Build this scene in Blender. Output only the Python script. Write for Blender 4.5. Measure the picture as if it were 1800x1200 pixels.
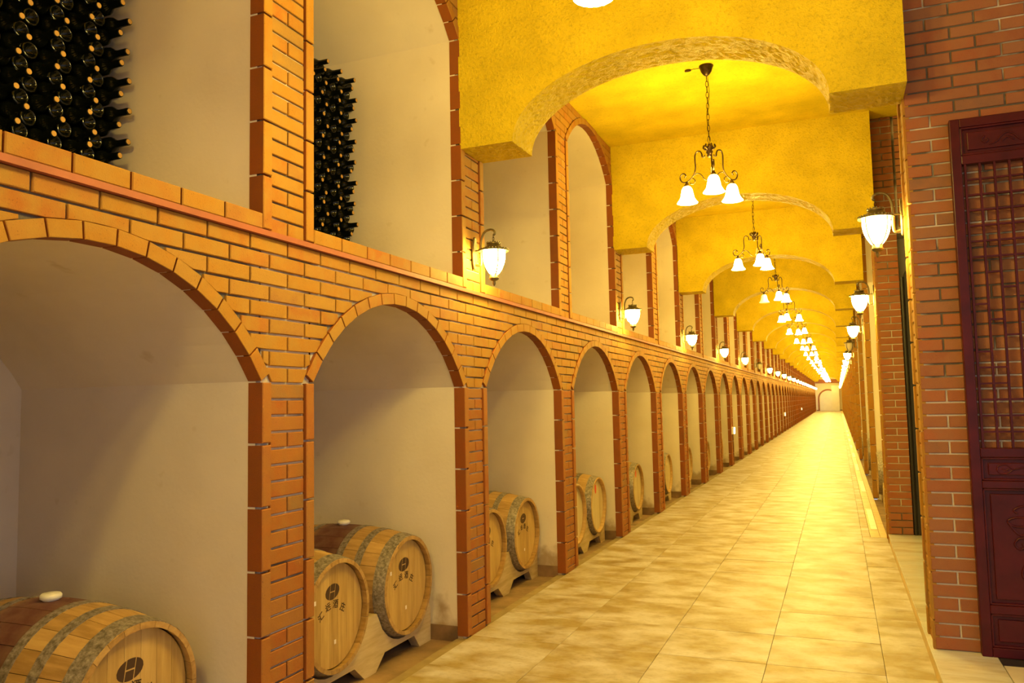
import bpy, math, random
from mathutils import Vector, Matrix
random.seed(7)
scene = bpy.context.scene
for o in list(bpy.data.objects):
    bpy.data.objects.remove(o)

# ------------------------------------------------------------------ camera
CAM = Vector((0.0, 0.0, 1.488))
F_PX = 1411.4
C_R = Vector((0.92673459, 0.37519222, -0.01984448))
C_U = Vector((0.04732739, -0.0641768, 0.99681566))
C_W = Vector((-0.37272393, 0.92472273, 0.07723173))
cam = bpy.data.cameras.new('camera')
cam.sensor_width = 36.0
cam.lens = F_PX / 1800 * 36
cam.clip_start = 0.05
cam.clip_end = 300
camo = bpy.data.objects.new('camera', cam)
scene.collection.objects.link(camo)
m = Matrix((C_R, C_U, -C_W)).transposed().to_4x4()
m.translation = CAM
camo.matrix_world = m
scene.camera = camo

# ------------------------------------------------------------------ world, exposure
world = bpy.data.worlds.new('world')
scene.world = world
world.use_nodes = True
world.node_tree.nodes['Background'].inputs[0].default_value = (0.98, 0.94, 1.0, 1)
world.node_tree.nodes['Background'].inputs[1].default_value = 0.68
vs = scene.view_settings
vs.view_transform = 'Standard'
vs.look = 'None'
vs.exposure = 0.0
vs.gamma = 1.0
vs.use_curve_mapping = False
GLOBE_E = 170.0       # emission of the wall lantern globes
SHADE_E = 200.0       # emission of the chandelier shades
WARM = (1.0, 0.72, 0.15)

# ------------------------------------------------------------------ layout (metres)
L = -2.276           # face of the left brick wall
RX = 0.42            # face of the right wall
PW = 0.363           # pier width
HALF = 0.8185        # half width of an arch
CEIL = 4.39
Y_END = 97.0
NICHE_X = -3.74
LEDGE = 2.232
SILL = 2.33
def pier_y(j): return 4.774 + 2.0 * (j - 2)          # near edge of left pier j
def bay_c(j): return pier_y(j) - HALF                # centre of the bay before pier j
J0, J1 = 0, 47                                       # first and last bay
LOW = dict(z=1.604, R=0.966, rise=0.455)
UPP = dict(z=3.96, R=1.063, rise=0.385)

# ------------------------------------------------------------------ helpers
COL = scene.collection
def tag(o, label=None, cat=None, group=None, kind=None):
    if label: o['label'] = label
    if cat: o['category'] = cat
    if group: o['group'] = group
    if kind: o['kind'] = kind
    return o
def empty(name, loc=(0, 0, 0), rz=0.0):
    o = bpy.data.objects.new(name, None)
    o.empty_display_size = 0.1
    COL.objects.link(o)
    o.location = loc
    o.rotation_euler = (0, 0, rz)
    return o
def link(name, mesh, parent=None):
    o = bpy.data.objects.new(name, mesh)
    COL.objects.link(o)
    if parent: o.parent = parent
    return o
class MB:
    """collects polygons and makes ONE mesh"""
    def __init__(s): s.v = []; s.f = []; s.t = []
    def add(s, vs_, fs, tone=0.0):
        b = len(s.v)
        s.v += [tuple(p) for p in vs_]
        s.f += [tuple(b + i for i in f) for f in fs]
        s.t += [tone] * len(fs)
    def box(s, a, b, tone=0.0):
        x0, y0, z0 = a; x1, y1, z1 = b
        s.add([(x0,y0,z0),(x1,y0,z0),(x1,y1,z0),(x0,y1,z0),(x0,y0,z1),(x1,y0,z1),(x1,y1,z1),(x0,y1,z1)],
              [(0,3,2,1),(4,5,6,7),(0,1,5,4),(1,2,6,5),(2,3,7,6),(3,0,4,7)], tone)
    def tube(s, pts, r, n=6, closed=False, tone=0.0):
        pts = [Vector(p) for p in pts]; k = len(pts)
        vs_ = []; prev = None
        for i, p in enumerate(pts):
            if closed: t = pts[(i+1) % k] - pts[i-1]
            else: t = pts[min(i+1, k-1)] - pts[max(i-1, 0)]
            t.normalize()
            if prev is None:
                a = Vector((0,0,1)) if abs(t.z) < .9 else Vector((1,0,0))
                nrm = t.cross(a).normalized()
            else:
                nrm = (prev - t * prev.dot(t)).normalized()
            prev = nrm
            bn = t.cross(nrm)
            rr = r[i] if isinstance(r, (list, tuple)) else r
            for q in range(n):
                an = 2*math.pi*q/n
                vs_.append(p + nrm*math.cos(an)*rr + bn*math.sin(an)*rr)
        fs = []
        for i in range(k if closed else k-1):
            for q in range(n):
                a = i*n+q; b = i*n+(q+1) % n; i2 = (i+1) % k
                fs.append((a, b, i2*n+(q+1) % n, i2*n+q))
        if not closed:
            fs.append(tuple(range(n-1, -1, -1))); fs.append(tuple((k-1)*n+q for q in range(n)))
        s.add(vs_, fs, tone)
    def lathe(s, prof, n=20, axis='z', a0=0.0, a1=2*math.pi, cap=False, tone=0.0):
        full = abs(a1-a0-2*math.pi) < 1e-6
        m_ = n if full else n+1
        vs_ = []
        for (r, h) in prof:
            for q in range(m_):
                an = a0+(a1-a0)*q/n
                c, d = r*math.cos(an), r*math.sin(an)
                vs_.append((c, d, h) if axis == 'z' else (h, c, d))
        fs = []
        for i in range(len(prof)-1):
            for q in range(n):
                a = i*m_+q; b = i*m_+(q+1) % m_ if full else i*m_+q+1
                fs.append((a, b, b+m_, a+m_))
        if cap:
            fs.append(tuple(range(m_-1, -1, -1))); fs.append(tuple((len(prof)-1)*m_+q for q in range(m_)))
        s.add(vs_, fs, tone)
    def prism(s, poly, h0, h1, frame, chamfer=0.0, tone=0.0):
        """polygon (u,v) counter-clockwise, extruded from h0 to h1 along the frame normal"""
        O, U_, V_, N_ = frame
        n = len(poly)
        P = lambda u, v, h: O + U_*u + V_*v + N_*h
        if chamfer > 0:
            ins = inset(poly, chamfer)
            vs_ = [P(u, v, h0) for u, v in poly] + [P(u, v, h1-chamfer) for u, v in poly] + [P(u, v, h1) for u, v in ins]
            fs = [(i, (i+1) % n, n+(i+1) % n, n+i) for i in range(n)] + \
                 [(n+i, n+(i+1) % n, 2*n+(i+1) % n, 2*n+i) for i in range(n)] + [tuple(range(2*n, 3*n))]
        else:
            vs_ = [P(u, v, h0) for u, v in poly] + [P(u, v, h1) for u, v in poly]
            fs = [(i, (i+1) % n, n+(i+1) % n, n+i) for i in range(n)] + [tuple(range(n, 2*n))]
        s.add(vs_, fs, tone)
    def mesh(s, name, mat, smooth=False, tones=False):
        me = bpy.data.meshes.new(name)
        me.from_pydata(s.v, [], s.f)
        if mat: me.materials.append(mat)
        if smooth:
            me.polygons.foreach_set('use_smooth', [True]*len(me.polygons))
        if tones:
            at = me.attributes.new('tone', 'FLOAT', 'FACE')
            at.data.foreach_set('value', s.t)
        me.update()
        return me
    def build(s, name, mat, parent=None, smooth=False, tones=False):
        return link(name, s.mesh(name, mat, smooth, tones), parent)
def inset(poly, d):
    n = len(poly); out = []
    for i in range(n):
        p0 = Vector(poly[i-1]); p1 = Vector(poly[i]); p2 = Vector(poly[(i+1) % n])
        e1 = (p1-p0); e2 = (p2-p1)
        if e1.length < 1e-7 or e2.length < 1e-7:
            out.append(tuple(p1)); continue
        e1.normalize(); e2.normalize()
        n1 = Vector((-e1.y, e1.x)); n2 = Vector((-e2.y, e2.x))
        b = n1+n2
        k = b.dot(n1)
        out.append(tuple(p1 + b*(d/max(k, .4))))
    return out
def spline(pts, k=6):
    pts = [Vector(p) for p in pts]; out = []
    P = [pts[0]*2-pts[1]] + pts + [pts[-1]*2-pts[-2]]
    for i in range(1, len(P)-2):
        a, b, c, d = P[i-1], P[i], P[i+1], P[i+2]
        for q in range(k):
            t = q/k
            out.append(0.5*((2*b)+(c-a)*t+(2*a-5*b+4*c-d)*t*t+(3*b-a-3*c+d)*t*t*t))
    out.append(pts[-1])
    return out
def pix(p):
    """where a point falls on the photo (only used to choose which pieces become single objects)"""
    d = Vector(p)-CAM
    z = d.dot(C_W)
    if z < 0.05: return None
    return (900+F_PX*d.dot(C_R)/z, 600-F_PX*d.dot(C_U)/z)
ORD = ['nearest', 'second', 'third', 'fourth', 'fifth', 'sixth', 'seventh', 'eighth', 'ninth', 'tenth', 'eleventh', 'twelfth',
       'thirteenth', 'fourteenth', 'fifteenth', 'sixteenth', 'seventeenth', 'eighteenth', 'nineteenth', 'twentieth',
       'twenty-first', 'twenty-second', 'twenty-third', 'twenty-fourth', 'twenty-fifth']

# ------------------------------------------------------------------ materials
def mat(name):
    mt = bpy.data.materials.new(name); mt.use_nodes = True
    nt = mt.node_tree
    return mt, nt, nt.nodes['Principled BSDF']
def N(nt, t, **kw):
    n = nt.nodes.new(t)
    for k, v in kw.items(): setattr(n, k, v)
    return n
def setin(n, **kw):
    for k, v in kw.items(): n.inputs[k.replace('_', ' ')].default_value = v
    return n
def ramp(nt, fac, stops):
    r = nt.nodes.new('ShaderNodeValToRGB')
    e = r.color_ramp.elements
    while len(e) > 1: e.remove(e[-1])
    e[0].position = stops[0][0]; e[0].color = (*stops[0][1], 1)
    for p, c in stops[1:]:
        q = e.new(p); q.color = (*c, 1)
    nt.links.new(fac, r.inputs[0])
    return r.outputs[0]
def noise(nt, vec, scale, detail=3, rough=.5):
    n = nt.nodes.new('ShaderNodeTexNoise')
    n.inputs['Scale'].default_value = scale; n.inputs['Detail'].default_value = detail; n.inputs['Roughness'].default_value = rough
    if vec is not None: nt.links.new(vec, n.inputs['Vector'])
    return n.outputs['Fac']
def bump(nt, bs, h, strength, dist):
    b = nt.nodes.new('ShaderNodeBump')
    b.inputs['Strength'].default_value = strength; b.inputs['Distance'].default_value = dist
    nt.links.new(h, b.inputs['Height']); nt.links.new(b.outputs[0], bs.inputs['Normal'])
def mixc(nt, fac, a, b, mode='MIX'):
    mx = nt.nodes.new('ShaderNodeMix'); mx.data_type = 'RGBA'; mx.blend_type = mode
    for s_, v in ((0, fac), (6, a), (7, b)):
        if isinstance(v, (int, float)): mx.inputs[s_].default_value = v
        elif isinstance(v, tuple): mx.inputs[s_].default_value = (*v, 1)
        else: nt.links.new(v, mx.inputs[s_])
    return mx.outputs[2]
def math_(nt, op, a, b=None):
    n = nt.nodes.new('ShaderNodeMath'); n.operation = op
    for i, v in enumerate((a, b)):
        if v is None: continue
        if isinstance(v, (int, float)): n.inputs[i].default_value = v
        else: nt.links.new(v, n.inputs[i])
    return n.outputs[0]
def tone_of(nt):
    a = nt.nodes.new('ShaderNodeAttribute'); a.attribute_name = 'tone'
    oi = nt.nodes.new('ShaderNodeObjectInfo')
    return math_(nt, 'FRACT', math_(nt, 'ADD', a.outputs['Fac'], oi.outputs['Random']))
def pos(nt): return nt.nodes.new('ShaderNodeNewGeometry').outputs['Position']
def plain(name, col, rough=.6, metal=0.0, var=0.0, scale=8.0, bmp=0.0, bscale=60, spec=.5):
    mt, nt, bs = mat(name)
    bs.inputs['Roughness'].default_value = rough; bs.inputs['Metallic'].default_value = metal
    bs.inputs['Specular IOR Level'].default_value = spec
    if var > 0:
        f = noise(nt, pos(nt), scale, 4)
        c = ramp(nt, f, [(.3, tuple(x*(1-var) for x in col)), (.7, tuple(min(1, x*(1+var)) for x in col))])
        nt.links.new(c, bs.inputs['Base Color'])
    else:
        bs.inputs['Base Color'].default_value = (*col, 1)
    if bmp > 0: bump(nt, bs, noise(nt, pos(nt), bscale, 3), bmp, .01)
    return mt
def brick_mat(name, stops, rough=.75, blend=(.37, .20, .035)):
    mt, nt, bs = mat(name)
    t = tone_of(nt); p = pos(nt)
    base = ramp(nt, t, stops)
    sp = noise(nt, p, 160, 2)
    base = mixc(nt, ramp(nt, sp, [(.62, (0, 0, 0)), (.72, (.55, .55, .55))]), base, (.10, .045, .02))
    bl = ramp(nt, noise(nt, p, 11, 4), [(.38, (0, 0, 0)), (.66, (.85, .85, .85))])
    base = mixc(nt, bl, base, blend)
    nt.links.new(base, bs.inputs['Base Color'])
    bs.inputs['Roughness'].default_value = rough
    bs.inputs['Specular IOR Level'].default_value = .3
    bump(nt, bs, noise(nt, p, 220, 2), .25, .004)
    return mt
M = {}
M['brick'] = brick_mat('orange_brick', [(0, (.36, .165, .018)), (.25, (.39, .185, .022)), (.5, (.36, .14, .016)), (.75, (.38, .20, .04)), (.93, (.37, .125, .016)), (1, (.29, .17, .05))])
M['brick_deep'] = brick_mat('deep_red_brick', [(0, (.33, .115, .02)), (.3, (.36, .135, .026)), (.6, (.33, .095, .018)), (.85, (.34, .15, .04)), (1, (.24, .14, .05))], blend=(.33, .14, .03))
M['brick_side'] = brick_mat('smooth_shaded_brick_side', [(0, (.25, .06, .008)), (.5, (.29, .078, .010)), (1, (.21, .06, .012))], .55, blend=(.24, .07, .010))  # smoother side faces, their weaker light painted in as a darker red
M['brick_red'] = brick_mat('red_brick', [(0, (.31, .10, .042)), (.3, (.36, .12, .05)), (.6, (.28, .095, .045)), (.85, (.33, .135, .065)), (1, (.23, .11, .065))], blend=(.31, .13, .06))
mt, nt, bs = mat('mortar'); M['mortar'] = mt
nf = noise(nt, pos(nt), 2.2, 4)
sx = N(nt, 'ShaderNodeSeparateXYZ'); nt.links.new(pos(nt), sx.inputs[0])
wh = ramp(nt, math_(nt, 'MULTIPLY', sx.outputs[2], .5), [(.05, (0, 0, 0)), (.2, (1, 1, 1)), (.8, (1, 1, 1)), (.95, (0, 0, 0))])
nf = math_(nt, 'ADD', nf, math_(nt, 'MULTIPLY', wh, .13))
c = ramp(nt, nf, [(.48, (.12, .10, .08)), (.61, (.58, .52, .46))])
nt.links.new(c, bs.inputs['Base Color']); bs.inputs['Roughness'].default_value = .9
bump(nt, bs, noise(nt, pos(nt), 120, 3), .5, .005)
# cream plaster of the niches
mt, nt, bs = mat('cream_plaster'); M['plaster'] = mt
nf = noise(nt, pos(nt), 1.6, 5)
c = ramp(nt, nf, [(.3, (.68, .59, .48)), (.7, (.79, .70, .59))])
dirt = noise(nt, pos(nt), 9, 4)
c = mixc(nt, ramp(nt, dirt, [(.66, (0, 0, 0)), (.78, (.5, .5, .5))]), c, (.56, .45, .29))
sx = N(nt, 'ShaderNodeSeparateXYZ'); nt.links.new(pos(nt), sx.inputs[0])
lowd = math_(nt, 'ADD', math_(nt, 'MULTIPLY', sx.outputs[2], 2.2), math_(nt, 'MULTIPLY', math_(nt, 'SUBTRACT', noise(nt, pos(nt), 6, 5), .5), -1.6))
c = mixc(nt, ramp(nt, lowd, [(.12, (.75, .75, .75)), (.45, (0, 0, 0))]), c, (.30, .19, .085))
nt.links.new(c, bs.inputs['Base Color']); bs.inputs['Roughness'].default_value = .85
bs.inputs['Specular IOR Level'].default_value = .2
bump(nt, bs, noise(nt, pos(nt), 40, 4), .12, .01)
M['plaster_white'] = plain('white_plaster', (.78, .72, .62), .8, var=.05, scale=2, bmp=.1, bscale=40)
# gold stucco of beams and ceiling
def stucco(name, a, b, bstr, bdist):
    mt, nt, bs = mat(name)
    p = pos(nt)
    c = ramp(nt, noise(nt, p, 3.2, 5), [(.3, a), (.7, b)])
    gr = noise(nt, p, 55, 3, .7)
    c = mixc(nt, ramp(nt, gr, [(.52, (0, 0, 0)), (.68, (.32, .32, .32))]), c, tuple(x*.45 for x in a))
    nt.links.new(c, bs.inputs['Base Color'])
    bs.inputs['Roughness'].default_value = .6
    bs.inputs['Specular IOR Level'].default_value = .2
    bump(nt, bs, gr, bstr, bdist)
    return mt
M['stucco'] = stucco('gold_stucco', (.60, .435, .010), (.76, .555, .016), 1.0, .014)
M['stucco_flat'] = stucco('gold_ceiling_paint', (.58, .42, .012), (.78, .575, .02), .35, .008)
# floor tiles
def tile_mat(name, stops, rough, sc, pale):
    mt, nt, bs = mat(name)
    t = tone_of(nt)
    cv = N(nt, 'ShaderNodeCombineXYZ')
    nt.links.new(math_(nt, 'MULTIPLY', t, 91.0), cv.inputs[0]); nt.links.new(math_(nt, 'MULTIPLY', t, 57.0), cv.inputs[2])
    ad = N(nt, 'ShaderNodeVectorMath', operation='ADD')
    nt.links.new(pos(nt), ad.inputs[0]); nt.links.new(cv.outputs[0], ad.inputs[1])
    mp = N(nt, 'ShaderNodeMapping'); mp.inputs['Scale'].default_value = sc
    mp.inputs['Rotation'].default_value = (0, 0, .25)
    nt.links.new(ad.outputs[0], mp.inputs[0])
    f = noise(nt, mp.outputs[0], 1.0, 4, .55)
    f2 = noise(nt, mp.outputs[0], 7.0, 5, .7)
    ad2 = N(nt, 'ShaderNodeVectorMath', operation='ADD'); ad2.inputs[1].default_value = (31, 17, 5)
    nt.links.new(mp.outputs[0], ad2.inputs[0])
    f3 = noise(nt, ad2.outputs[0], .9, 3, .5)
    c0 = ramp(nt, f, stops)
    c0 = mixc(nt, ramp(nt, f3, [(.40, (0, 0, 0)), (.66, (.95, .95, .95))]), c0, pale)
    c0 = mixc(nt, ramp(nt, f2, [(.5, (0, 0, 0)), (.75, (.35, .35, .35))]), c0, tuple(x*.6 for x in stops[0][1]))
    nt.links.new(c0, bs.inputs['Base Color'])
    rr = math_(nt, 'ADD', rough, math_(nt, 'MULTIPLY', f2, .14))
    nt.links.new(rr, bs.inputs['Roughness'])
    bs.inputs['Specular IOR Level'].default_value = .35
    bump(nt, bs, f2, .2, .01)
    return mt
M['tile'] = tile_mat('stone_tile', [(.25, (.22, .145, .045)), (.45, (.31, .225, .09)), (.6, (.36, .285, .15)), (.8, (.40, .34, .22))], .38, (4.0, 5.5, 1), (.54, .51, .56))
M['marble'] = tile_mat('grey_marble', [(.34, (.52, .43, .30)), (.46, (.64, .60, .56)), (.56, (.74, .73, .73)), (.66, (.50, .50, .52))], .14, (1.2, 4.5, 1), (.66, .68, .74))
M['grout'] = plain('grout', (.27, .20, .10), .9, var=.2)
M['strip_tile'] = plain('yellow_strip_tile', (.60, .42, .14), .35, var=.15, scale=6)
M['plate'] = plain('white_plate', (.88, .84, .78), .35)
M['earth'] = plain('brown_concrete', (.24, .15, .08), .9, var=.35, scale=5, bmp=.5, bscale=25)
M['skirt'] = plain('brown_skirting', (.20, .115, .055), .85, var=.35, scale=7)
M['pink'] = plain('pink_ledge_paint', (.34, .088, .045), .6, var=.15, scale=4)
M['bronze'] = plain('aged_bronze', (.085, .05, .026), .38, .85, var=.3, scale=30)
M['bronze_green'] = plain('verdigris_bronze', (.16, .13, .065), .42, .7, var=.35, scale=30)
def emis(name, col, e):
    mt, nt, bs = mat(name)
    bs.inputs['Base Color'].default_value = (.85, .8, .7, 1)
    bs.inputs['Emission Color'].default_value = (*col, 1)
    bs.inputs['Emission Strength'].default_value = e
    return mt
M['shade'] = emis('lit_frosted_shade', WARM, SHADE_E)
M['globe'] = emis('lit_lantern_glass', WARM, GLOBE_E)
M['shade_dim'] = emis('dim_frosted_shade', WARM, 2.0)
M['globe_off'] = plain('unlit_lantern_glass', (.75, .68, .5), .3)
M['exit'] = emis('emergency_light_glass', (.75, 1.0, .8), 6.0)
# wine bottles
mt, nt, bs = mat('dark_bottle_glass'); M['bottle'] = mt
bs.inputs['Base Color'].default_value = (.003, .004, .0025, 1); bs.inputs['Roughness'].default_value = .12; bs.inputs['Specular IOR Level'].default_value = .35
M['cork'] = plain('cork', (.50, .28, .06), .7)
# barrels
def wood(name, cols, sc, rough=.6, axis_y=False):
    mt, nt, bs = mat(name)
    tc = N(nt, 'ShaderNodeTexCoord'); mp = N(nt, 'ShaderNodeMapping'); mp.inputs['Scale'].default_value = sc
    t = tone_of(nt)
    nt.links.new(tc.outputs['Object'], mp.inputs[0])
    cv = N(nt, 'ShaderNodeCombineXYZ'); nt.links.new(math_(nt, 'MULTIPLY', t, 40.0), cv.inputs[0]); nt.links.new(math_(nt, 'MULTIPLY', t, 23.0), cv.inputs[1])
    nt.links.new(cv.outputs[0], mp.inputs['Location'])
    f = noise(nt, mp.outputs[0], 1.0, 5, .6)
    f = math_(nt, 'ADD', math_(nt, 'MULTIPLY', f, .75), math_(nt, 'MULTIPLY', t, .25))
    c = ramp(nt, f, cols)
    return mt, nt, bs, c, tc
def stave_mat():
    mt, nt, bs, c, tc = wood('oak_stave', [(.3, (.30, .17, .05)), (.5, (.42, .25, .085)), (.7, (.52, .33, .12))], (5, 40, 40))
    sx = N(nt, 'ShaderNodeSeparateXYZ'); nt.links.new(tc.outputs['Object'], sx.inputs[0])
    d = math_(nt, 'ABSOLUTE', sx.outputs[0])
    d = math_(nt, 'ADD', d, math_(nt, 'MULTIPLY', math_(nt, 'SUBTRACT', noise(nt, tc.outputs['Object'], 18, 4), .5), .05))
    k = ramp(nt, d, [(.125, (1, 1, 1)), (.15, (0, 0, 0))])
    c2 = mixc(nt, k, c, ramp(nt, noise(nt, tc.outputs['Object'], 12, 4), [(.35, (.10, .03, .025)), (.55, (.15, .07, .05)), (.7, (.24, .13, .07))]))
    nt.links.new(c2, bs.inputs['Base Color']); bs.inputs['Roughness'].default_value = .6
    return mt
M['stave'] = stave_mat()
mt, nt, bs, c, _ = wood('oak_head', [(.3, (.36, .22, .065)), (.5, (.50, .325, .105)), (.7, (.60, .41, .15))], (1, 30, 3))
nt.links.new(c, bs.inputs['Base Color']); bs.inputs['Roughness'].default_value = .5; M['head'] = mt
mt, nt, bs, c, _ = wood('pale_oak_head', [(.3, (.46, .36, .19)), (.5, (.56, .46, .27)), (.7, (.62, .52, .33))], (1, 30, 3))
nt.links.new(c, bs.inputs['Base Color']); bs.inputs['Roughness'].default_value = .5; M['head_pale'] = mt
mt, nt, bs, c, _ = wood('rack_wood', [(.3, (.38, .27, .12)), (.55, (.55, .42, .22)), (.75, (.66, .54, .32))], (30, 4, 30))
nt.links.new(c, bs.inputs['Base Color']); bs.inputs['Roughness'].default_value = .7; M['rack'] = mt
mt, nt, bs = mat('galvanised_hoop'); M['hoop'] = mt
c = ramp(nt, noise(nt, pos(nt), 55, 4, .7), [(.35, (.13, .105, .085)), (.5, (.26, .225, .19)), (.7, (.44, .39, .34))])
nt.links.new(c, bs.inputs['Base Color']); bs.inputs['Roughness'].default_value = .5; bs.inputs['Metallic'].default_value = .45
M['ink'] = plain('dark_brown_ink', (.055, .025, .012), .7)
M['sticker'] = plain('white_sticker', (.85, .78, .74), .5)
M['sticker_red'] = plain('red_wax', (.70, .06, .03), .4)
M['silicone'] = plain('white_silicone', (.80, .76, .70), .45)
# red lacquer
mt, nt, bs = mat('red_lacquer'); M['lacquer'] = mt
c = ramp(nt, noise(nt, pos(nt), 6, 4), [(.3, (.045, .003, .005)), (.7, (.085, .006, .009))])
nt.links.new(c, bs.inputs['Base Color']); bs.inputs['Roughness'].default_value = .32; bs.inputs['Specular IOR Level'].default_value = .25
M['dark_door'] = plain('dark_door_paint', (.014, .011, .010), .5)
M['black_tile'] = plain('black_stone', (.03, .03, .033), .2)
M['white_tile'] = plain('white_stone', (.72, .66, .58), .2, var=.05)
M['concrete_end'] = plain('end_wall_paint', (.75, .62, .38), .8)

# ------------------------------------------------------------------ brick walls
FL = (Vector((L, 0, 0)), Vector((0, 1, 0)), Vector((0, 0, 1)), Vector((1, 0, 0)))      # left wall, u = Y, v = Z
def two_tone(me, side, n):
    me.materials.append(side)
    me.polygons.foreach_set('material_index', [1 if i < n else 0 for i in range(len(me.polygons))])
class BrickSet:
    """bricks of one wall: the 300 that show largest become objects of their own, the rest one stuff mesh"""
    def __init__(s, wall, frame, mat_, deep=None, zdeep=0, side=None): s.wall = wall; s.frame = frame; s.mat = mat_; s.rec = []; s.deep = deep; s.zdeep = zdeep; s.side = side
    def mat_of(s, r): return s.deep if s.deep and max(p[1] for p in r[1]) < s.zdeep else s.mat
    def add(s, name, poly, h0, h1, ch=.003): s.rec.append((name, poly, h0, h1, ch))
    def rect(s, name, u0, v0, u1, v1, h0, h1, ch=.003): s.add(name, [(u0, v0), (u1, v0), (u1, v1), (u0, v1)], h0, h1, ch)
    def area(s, r):
        O, U_, V_, N_ = s.frame
        px = [pix(O+U_*u+V_*v+N_*r[3]) for u, v in r[1]]
        if any(p is None for p in px): return 0
        cx = sum(p[0] for p in px)/len(px); cy = sum(p[1] for p in px)/len(px)
        if not (-15 < cx < 1815 and -15 < cy < 1215): return 0
        a = 0
        for i in range(len(px)): a += px[i-1][0]*px[i][1]-px[i][0]*px[i-1][1]
        return abs(a)/2
    def build(s, limit=300):
        s.rec.sort(key=s.area, reverse=True)
        O, U_, V_, N_ = s.frame
        rot = Matrix((U_, V_, N_)).transposed()
        cache = {}
        one = [r for r in s.rec[:limit] if s.area(r) > 25]
        for name, poly, h0, h1, ch in one:
            cu = sum(p[0] for p in poly)/len(poly); cv = sum(p[1] for p in poly)/len(poly)
            loc = [(u-cu, v-cv) for u, v in poly]
            key = (name, s.mat_of((name, poly)).name, tuple((round(u, 3), round(v, 3)) for u, v in loc), round(h0, 3), round(h1, 3))
            if key not in cache:
                b = MB(); b.prism(loc, h0, h1, (Vector(), Vector((1, 0, 0)), Vector((0, 1, 0)), Vector((0, 0, 1))), ch)
                mm = s.mat_of((name, poly))
                cache[key] = b.mesh(name, mm)
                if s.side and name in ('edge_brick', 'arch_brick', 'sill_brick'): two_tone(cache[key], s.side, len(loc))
            o = link(name, cache[key], s.wall)
            mw = rot.to_4x4(); mw.translation = O+U_*cu+V_*cv
            mw = mw @ Matrix.Rotation(random.uniform(-.004, .004), 4, 'X') @ Matrix.Rotation(random.uniform(-.003, .003), 4, 'Z')
            o.matrix_local = mw
        b = MB(); idx = []
        for r_ in s.rec[len(one):]:
            name, poly, h0, h1, ch = r_
            far = (poly[0][0] > 25)
            n0 = len(b.f)
            b.prism(poly, h0, h1, s.frame, 0 if far else ch, random.random())
            base_i = 1 if s.mat_of(r_) is not s.mat else 0
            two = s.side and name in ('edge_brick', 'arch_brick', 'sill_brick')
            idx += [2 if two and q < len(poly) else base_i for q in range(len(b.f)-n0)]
        if b.v:
            o = b.build('brickwork', s.mat, s.wall, tones=True); tag(o, kind='stuff')
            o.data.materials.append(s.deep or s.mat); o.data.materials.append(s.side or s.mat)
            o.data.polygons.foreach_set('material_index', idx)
PITCH, COURSE, JT = .25, .071, .010
def arc_pts(A, yc, r, n):
    zc = A['z']-math.sqrt(A['R']**2-HALF**2)
    th = math.asin(HALF/A['R'])
    return zc, th
def arch_z(A, yc, y, off):
    zc = A['z']-math.sqrt(A['R']**2-HALF**2)
    d = (A['R']+off)**2-(y-yc)**2
    return zc+math.sqrt(d) if d > 0 else -9
def field_bricks(bs_, A, j, courses, zlim):
    """running-bond bricks between pier centre j-1 and pier centre j"""
    yc = bay_c(j); y_lo = pier_y(j-1)+PW/2; y_hi = pier_y(j)+PW/2
    spring = A['z']
    for i, (z0, z1) in enumerate(courses):
        odd = i % 2
        fw = 9.0
        if z1 > spring+.004:
            ro = A['R']+.061; zc_ = A['z']-math.sqrt(A['R']**2-HALF**2)
            fw = 1.0-math.sqrt(max(0, ro**2-(z1-zc_)**2))
            if odd and fw < .19:
                ysm = [y_hi-fw+2*fw*q/10 for q in range(11)]
                low = [(y_, max(z0, arch_z(A, yc, y_, .061), arch_z(A, yc+2.0, y_, .061))) for y_ in ysm]
                low = [p for p in low if p[1] < z1-.004]
                bs_.add('brick', low+[(low[-1][0], z1), (low[0][0], z1)], -.02, 0, .002)
            else: fw = 9.0
        edges = []
        y = y_lo-PITCH/2 if odd else y_lo
        while y < y_hi-.02:
            edges.append((y, y+PITCH)); y += PITCH
        for a, b in edges:
            a += JT/2; b -= JT/2
            if fw < 1 and (abs((a+b)/2-y_hi) < .3 or abs((a+b)/2-y_lo) < .3): continue
            if odd and a < y_lo-.01 and j > J0: continue       # the brick centred on the pier belongs to the next bay
            if odd and b > y_hi+.01: pass
            if z1 <= spring+.004:      # pier part only
                for s0, s1 in ((pier_y(j-1)+.065, pier_y(j-1)+PW-.065), (pier_y(j)+.065, pier_y(j)+PW-.065)):
                    a2, b2 = max(a, s0), min(b, s1)
                    if b2-a2 > .03: bs_.rect('brick', a2, z0, b2, z1, -.02, 0)
                continue
            # clip by the outside of the arch ring
            n = 7
            ys = [a+(b-a)*q/n for q in range(n+1)]
            lows = []
            for y_ in ys:
                yy = y_
                zz = -9
                for c2 in (yc, yc+2.0, yc-2.0): zz = max(zz, arch_z(A, c2, yy, .061))
                lows.append(max(z0, zz))
            if max(lows) <= z0+1e-4:
                bs_.rect('brick', a, z0, b, z1, -.02, 0); continue
            run = []
            for y_, lo in list(zip(ys, lows))+[(None, 99)]:
                if lo < z1-.006: run.append((y_, lo))
                else:
                    if len(run) >= 2 and run[-1][0]-run[0][0] > .02:
                        poly = run+[(run[-1][0], z1), (run[0][0], z1)]
                        bs_.add('brick', poly, -.02, 0, .002)
                    run = []
def edge_tiles(bs_, j, z0, z1):
    n = int(round((z1-z0)/.25)); h = (z1-z0)/n
    for i in range(n):
        a, b = z0+i*h+.005, z0+(i+1)*h-.005
        bs_.rect('edge_brick', pier_y(j), a, pier_y(j)+.058, b, -.066, .012, .004)
        bs_.rect('edge_brick', pier_y(j)+PW-.058, a, pier_y(j)+PW, b, -.066, .012, .004)
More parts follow.
